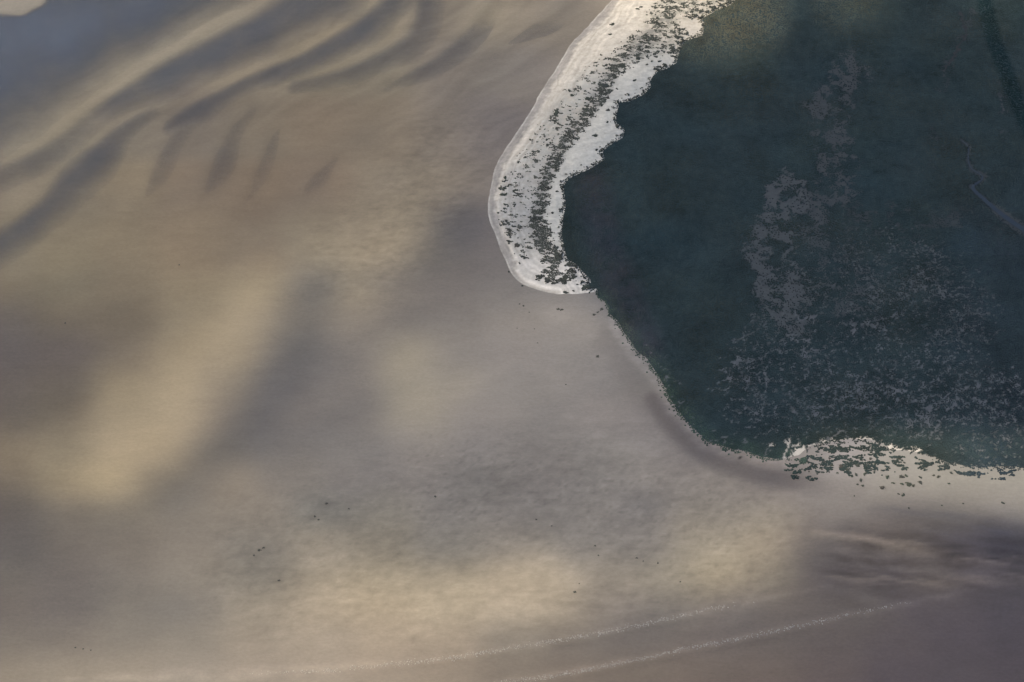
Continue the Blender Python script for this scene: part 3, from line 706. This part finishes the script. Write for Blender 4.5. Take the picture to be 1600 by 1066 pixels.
# ------------------------------------------------------------------ single tussocks and weed clumps
def tussock_mesh(name, seed, tone, flat_=1.0):
    """an uneven cushion of plants: lumpy dome with side lobes and short upright leaf blades"""
    r = np.random.default_rng(seed); V_, F_ = [], []
    def dome(cx, cy, rad, h, S=9, rings=3):
        b0 = len(V_); V_.append((cx + r.normal(0, .05), cy + r.normal(0, .05), h))
        lob = 1 + .25 * np.sin(np.arange(S) * 2 * np.pi / S * 2 + r.random() * 6) + r.normal(0, .12, S)
        for q in range(1, rings + 1):
            t = q / rings
            for s in range(S):
                a = s * 2 * np.pi / S + r.normal(0, .06)
                rr = rad * lob[s] * t ** .8
                V_.append((cx + math.cos(a) * rr, cy + math.sin(a) * rr, (h * (1 - t ** 2.2) + r.normal(0, .05) * h) if q < rings else -.25))
        for s in range(S): F_.append((b0, b0 + 1 + s, b0 + 1 + (s + 1) % S))
        for q in range(rings - 1):
            for s in range(S):
                a, b = b0 + 1 + q * S + s, b0 + 1 + q * S + (s + 1) % S
                F_.append((a, a + S, b + S)); F_.append((a, b + S, b))
    dome(0, 0, .62, .5 * flat_)
    for _ in range(r.integers(2, 5)):
        a = r.random() * 6.28; d = r.uniform(.35, .7); dome(math.cos(a) * d * 1.2, math.sin(a) * d * .8, r.uniform(.2, .38), r.uniform(.2, .38) * flat_, 7, 2)
    for _ in range(24):
        a = r.random() * 6.28; d = math.sqrt(r.random()) * .7; bx, by = math.cos(a) * d, math.sin(a) * d
        lean = r.uniform(.1, .3); h = r.uniform(.3, .6) * flat_; c = r.random() * 6.28; b0 = len(V_)
        V_.extend([(bx + .05 * math.cos(c), by + .05 * math.sin(c), .1), (bx - .05 * math.cos(c), by - .05 * math.sin(c), .1), (bx + math.cos(a) * lean, by + math.sin(a) * lean, h)])
        F_.append((b0, b0 + 1, b0 + 2))
    V_ = np.array(V_)
    cc = np.array(tone) * r.uniform(.8, 1.2, (len(V_), 1))
    o = mesh_np(name, V_, np.array(F_), M_leaf, cc); me = o.data; bpy.data.objects.remove(o); return me
TUS = [tussock_mesh('tussock', 100 + i, (.044 + .004 * (i % 3), .050 + .005 * (i % 2), .045)) for i in range(8)]
WEED = [tussock_mesh('seaweed', 200 + i, (.055, .056, .050), .6) for i in range(4)]

def put(name, meshes, px_, py_, wpx, z, label, cat, group):
    x, y = px2w(px_, py_)
    o = bpy.data.objects.new(name, random.choice(meshes)); COL.objects.link(o)
    mpp = math.hypot(math.hypot(x, y - CY), CH) * TH / 800
    s = wpx * mpp / 1.5
    o.location = (x, y, z); o.rotation_euler = (0, 0, random.random() * 6.28); o.scale = (s, s * random.uniform(.75, 1), min(s, 1.6) * .8)
    tag(o, label, cat, group); return o

UP = [(996,15,7),(1002,12,6),(957,39,8),(954,55,7),(997,93,9),(1011,90,6),(1018,97,5),(1030,97,6),(1029,82,6),(1025,90,7),(1011,102,5),(972,104,14),(962,122,9),(991,127,7),(964,140,5),(982,149,6),(950,154,7),(950,173,7),(949,192,5),(930,213,10),(932,235,5),(946,135,18),(939,87,5),(931,99,6),(918,155,10),(894,150,8),(869,178,14)]
UP_L = {0:'tiny paired tuft, left one, on lit sand near the top',1:'tiny paired tuft, right one, on lit sand near the top',2:'lone dark tuft on warm sand, upper of two above the beach plants',3:'lone dark tuft on warm sand, lower of two above the beach plants',4:'wide flat tuft in the middle of the upper white sand patch',11:'broad dark clump on the left border of the upper white sand patch',12:'dark oval tuft where the white patch narrows below its border',13:'single round tuft alone in the lower part of the upper white patch',15:'small tuft beside the notch where marsh meets the upper white patch',19:'wide dark tuft alone in the lower white sand patch',21:'largest ragged clump at the top of the dark plant belt',25:'small clump left of the plant belt on grey sand',26:'ragged flat clump furthest out on the pale western sand'}
for i, (a, b_, c) in enumerate(UP):
    put('tussock', TUS, a, b_, c, 1.15, UP_L.get(i) or ('small tuft in the upper white sand patch' if a > 980 else 'small tuft beside the dark plant belt'), 'tussock', 'tussocks on the upper beach')
MID = [(870,300,5),(863,334,6),(789,279,8),(799,270,3),(786,305,11),(796,360,8),(791,346,6),(803,355,8),(808,384,11),(816,402,7),(855,439,13),(882,435,16),(898,426,8)]
MID_L = {2:'dark tuft near the west rim where the beach bends',3:'tiny dot of grass near the beach bend rim',4:'tall smudge of dark grass beside the west rim at the bend',8:'larger ragged tuft on the white southern strip',9:'lowest tuft along the white southern strip',10:'dark clump at the left end of the southern plant mass',11:'biggest dark clump in the southern plant mass',12:'dark clump at the right end of the southern plant mass'}
for i, (a, b_, c) in enumerate(MID):
    put('tussock', TUS, a, b_, c, 1.15, MID_L.get(i, 'small tuft on the narrow middle of the beach'), 'tussock', 'tussocks on the lower beach')
LOW = [(883,457,8),(896,455,4),(916,449,14),(902,445,4),(795,425,4),(816,447,3)]
LOW_L = ['dark oval tuft on the southern tip of the beach','tiny tuft right of the oval one on the southern tip','wide dark clump joining the southern tip to the marsh','tiny tuft above the southern tip','dark speck on the outer rim above the southern curve','dark speck outside the rim at the southern curve']
for (a, b_, c), l in zip(LOW, LOW_L): put('tussock', TUS, a, b_, c, .5, l, 'tussock', 'tussocks at the beach tip')
SP = [(940,483,8),(934,488,5),(928,492,6),(934,557,7),(872,483,7),(878,484,6),(812,475,3),(818,478,4),(827,488,2.5),(835,514,2.5),(808,513,2.5),(840,536,2.5),(884,601,3),(280,414,3),(102,505,3),(1063,909,3),(510,787,6),(492,807,5),(498,812,4),(405,860,7),(412,856,5),(397,868,4),(436,907,5),(545,795,4),(680,776,5),(838,812,4),(862,822,3),(898,925,6),(905,912,3),(930,853,4),(935,868,4),(1005,877,3),(118,1012,3),(130,1014,3),(142,1016,3),(995,872,4),(1028,880,4)]
SP_L = ['topmost clump of the short row beside the marsh edge','middle clump of the short row beside the marsh edge','outermost clump of the short row beside the marsh edge','lone dark clump with a pale streak on the open flat','flat left half of a weed streak below the beach tip','flat right half of a weed streak below the beach tip']
for i, (a, b_, c) in enumerate(SP):
    put('seaweed_clump', WEED, a, b_, c, .02, SP_L[i] if i < 6 else 'tiny dark speck of weed on the flat', 'seaweed', 'weed clumps on the flat')
RT = [(1399,721,7),(1405,717,5),(1413,723,4),(1360,717,6),(1340,727,10),(1354,728,8),(1314,729,10),(1324,734,10),(1367,726,8),(1345,750,7),(1340,757,4),(1348,759,5),(1386,746,9),(1396,755,6),(1409,745,9),(1416,744,7),(1420,757,12),(1409,756,7),(1438,754,8),(1379,762,9),(1427,759,6),(1411,774,7),(1404,772,4),(1414,731,5),(1438,746,6),(1466,745,7),(1459,743,5),(1486,739,6),(1478,732,6),(1483,756,5),(1516,737,4),(1573,729,5),(1567,786,6),(1505,787,3),(1352,740,8),(1338,742,7),(1335,775,3),(1420,794,4),(1472,790,3),
      (1262,722,4),(1275,726,5),(1288,722,5),(1300,727,6),(1296,716,5),(1310,718,5),(1330,721,5),(1284,733,4),(1245,745,4),(1308,739,5),(1331,745,4),(1366,738,5),(1378,735,4),(1390,732,4),(1264,737,3)]
RT_L = {0:'dark oval tuft just below the marsh point, larger of a pair',1:'dark tuft just below the marsh point, upper of a pair',9:'isolated oval tuft left of the thick cluster',16:'largest tuft in the thick cluster on the lower sand',18:'tuft at the right end of the thick cluster',19:'flat wide tuft at the lower left of the cluster',21:'lowest wide tuft below the thick cluster',27:'dark tuft at the right end of the brightest sand',29:'lone tuft on bare sand right of the cluster',31:'small tuft at the right frame edge under the marsh',32:'small tuft in the far lower right of the sand',33:'speck of grass on bare sand between cluster and corner'}
for i, (a, b_, c) in enumerate(RT):
    put('tussock', TUS, a, b_, c, .02, RT_L.get(i) or ('dark tuft close under the marsh edge' if b_ < 731 else 'dark tuft in the thick lower cluster' if (a > 1370 and b_ < 765) else 'small tuft in the thin left cluster' if a < 1370 else 'tiny tuft out on the bare lower sand'), 'tussock', 'tussocks on the southern sand')

# ------------------------------------------------------------------ foam lines
def foam(pts, label, seed, fade):
    r = np.random.default_rng(seed); sp = smooth_poly(pts, 3)
    x, y = px2w([p[0] for p in sp], [p[1] for p in sp])
    s = np.concatenate([[0], np.cumsum(np.hypot(np.diff(x), np.diff(y)))]); n = int(s[-1] / .3)
    q = np.sort(r.random(n)) * s[-1]; u = q / s[-1]
    q = q[r.random(n) < np.interp(u, [0, .25, .8, 1], fade)]; n = len(q)
    X = np.interp(q, s, x) + r.normal(0, .5, n); Y = np.interp(q, s, y) + r.normal(0, 1.4, n) - np.abs(r.normal(0, 1.2, n)) + 1.5 * noise(q / 14, q * 0, 3)
    rad = r.uniform(.35, 1.0, n) * (.75 + .4 * noise(q / 9, q * 0, seed)); 
    col = np.array([.33, .30, .25]) * r.uniform(.8, 1.2, (n, 1))
    o = clumps('foam_line', X, Y, np.full(n, .05), rad, rad * .4, col, M_foam, 6, seed)
    tag(o, label, 'foam line', 'foam lines along the lower flat', 'stuff'); return o
foam([(380,1052),(530,1046),(597,1038),(665,1032),(732,1023),(800,1011),(867,1001),(935,988),(1002,976),(1060,962),(1100,953),(1138,946),(1195,939)], 'upper beaded line of pale foam ending below the bright sand', 11, [.1, .6, .9, .05])
foam([(700,1082),(786,1066),(834,1060),(884,1052),(935,1042),(1002,1028),(1060,1015),(1127,1003),(1195,988),(1262,974),(1330,959),(1380,948),(1431,939)], 'lower beaded line of pale foam running into the dark corner', 12, [.5, .9, .5, .03])

# ------------------------------------------------------------------ broken cloud between sun and ground, high above the camera
CZ, SIG = 2500.0, 0.10
off = CZ / math.tan(SUN_EL)
ox, oy = off * math.cos(SUN_AZ), off * math.sin(SUN_AZ)
CS = 20.0
X, Y, F = grid(-1500, 1500, -1100, 1500, CS)
px, py = w2px(X, Y)
tt = sun_map(px, py)
far = np.clip(.45 + .9 * fbm(X, Y, 420, 4, 99), .04, 1)
edge = sstep(0, 260, np.maximum(np.maximum(-px, px - 1600), np.maximum(-py, py - 1066)))
tt = tt * (1 - edge) + far * edge
tt = np.clip(tt, .02, .985)
th = -np.log(tt) * math.sin(SUN_EL) / SIG + .05
rim_ = np.minimum(np.minimum(X + 1500, 1500 - X), np.minimum(Y + 1100, 1500 - Y)); th *= sstep(0, 150, rim_); th += .02
nv = len(X)
top = np.stack([X + ox, Y + oy, CZ + th * .6], 1); bot = np.stack([X + ox, Y + oy, CZ - th * .4], 1)
nyy = len(np.arange(-1100, 1500 + CS / 2, CS)); nxx = nv // nyy
ii = np.arange(nv).reshape(nyy, nxx)
ring = np.concatenate([ii[0, :], ii[1:, -1], ii[-1, -2::-1], ii[-2:0:-1, 0]]); ring2 = np.roll(ring, -1)
side = np.stack([ring, ring + nv, ring2 + nv, ring2], 1)
m = bpy.data.materials.new('cloud'); m.use_nodes = True; nt = m.node_tree
nt.nodes.remove(nt.nodes['Principled BSDF'])
pv = nt.nodes.new('ShaderNodeVolumePrincipled'); pv.inputs['Density'].default_value = SIG; pv.inputs['Color'].default_value = (.98, .98, .98, 1); pv.inputs['Anisotropy'].default_value = .7
nt.links.new(pv.outputs[0], nt.nodes['Material Output'].inputs['Volume'])
cl = mesh_np('clouds', np.vstack([top, bot]), np.vstack([F, F[:, ::-1] + nv, side[:, ::-1]]), m)
tag(cl, 'broken layer of thin cloud between the sun and the flat', kind='stuff')

# ------------------------------------------------------------------ alike plants are told apart by their order across the photograph
ORD = ['first', 'second', 'third', 'fourth', 'fifth', 'sixth', 'seventh', 'eighth', 'ninth', 'tenth', 'eleventh', 'twelfth', 'thirteenth', 'fourteenth', 'fifteenth', 'sixteenth', 'seventeenth', 'eighteenth', 'nineteenth', 'twentieth']
TEN = ['twenty', 'thirty', 'forty', 'fifty', 'sixty', 'seventy', 'eighty', 'ninety']
def ordinal(i): return ORD[i] if i < 20 else TEN[(i + 1) // 10 - 2] + ('-' + ORD[(i + 1) % 10 - 1] if (i + 1) % 10 else 'th')
by = {}
for o in COL.objects:
    if o.get('group') and o.get('label'): by.setdefault((o['group'], o['label']), []).append(o)
for (g, l), os_ in by.items():
    if len(os_) > 1:
        os_.sort(key=lambda o: o.location.x / (o.location.y - CY))
        for i, o in enumerate(os_): o['label'] = l + ', ' + ordinal(i) + ' from the left'
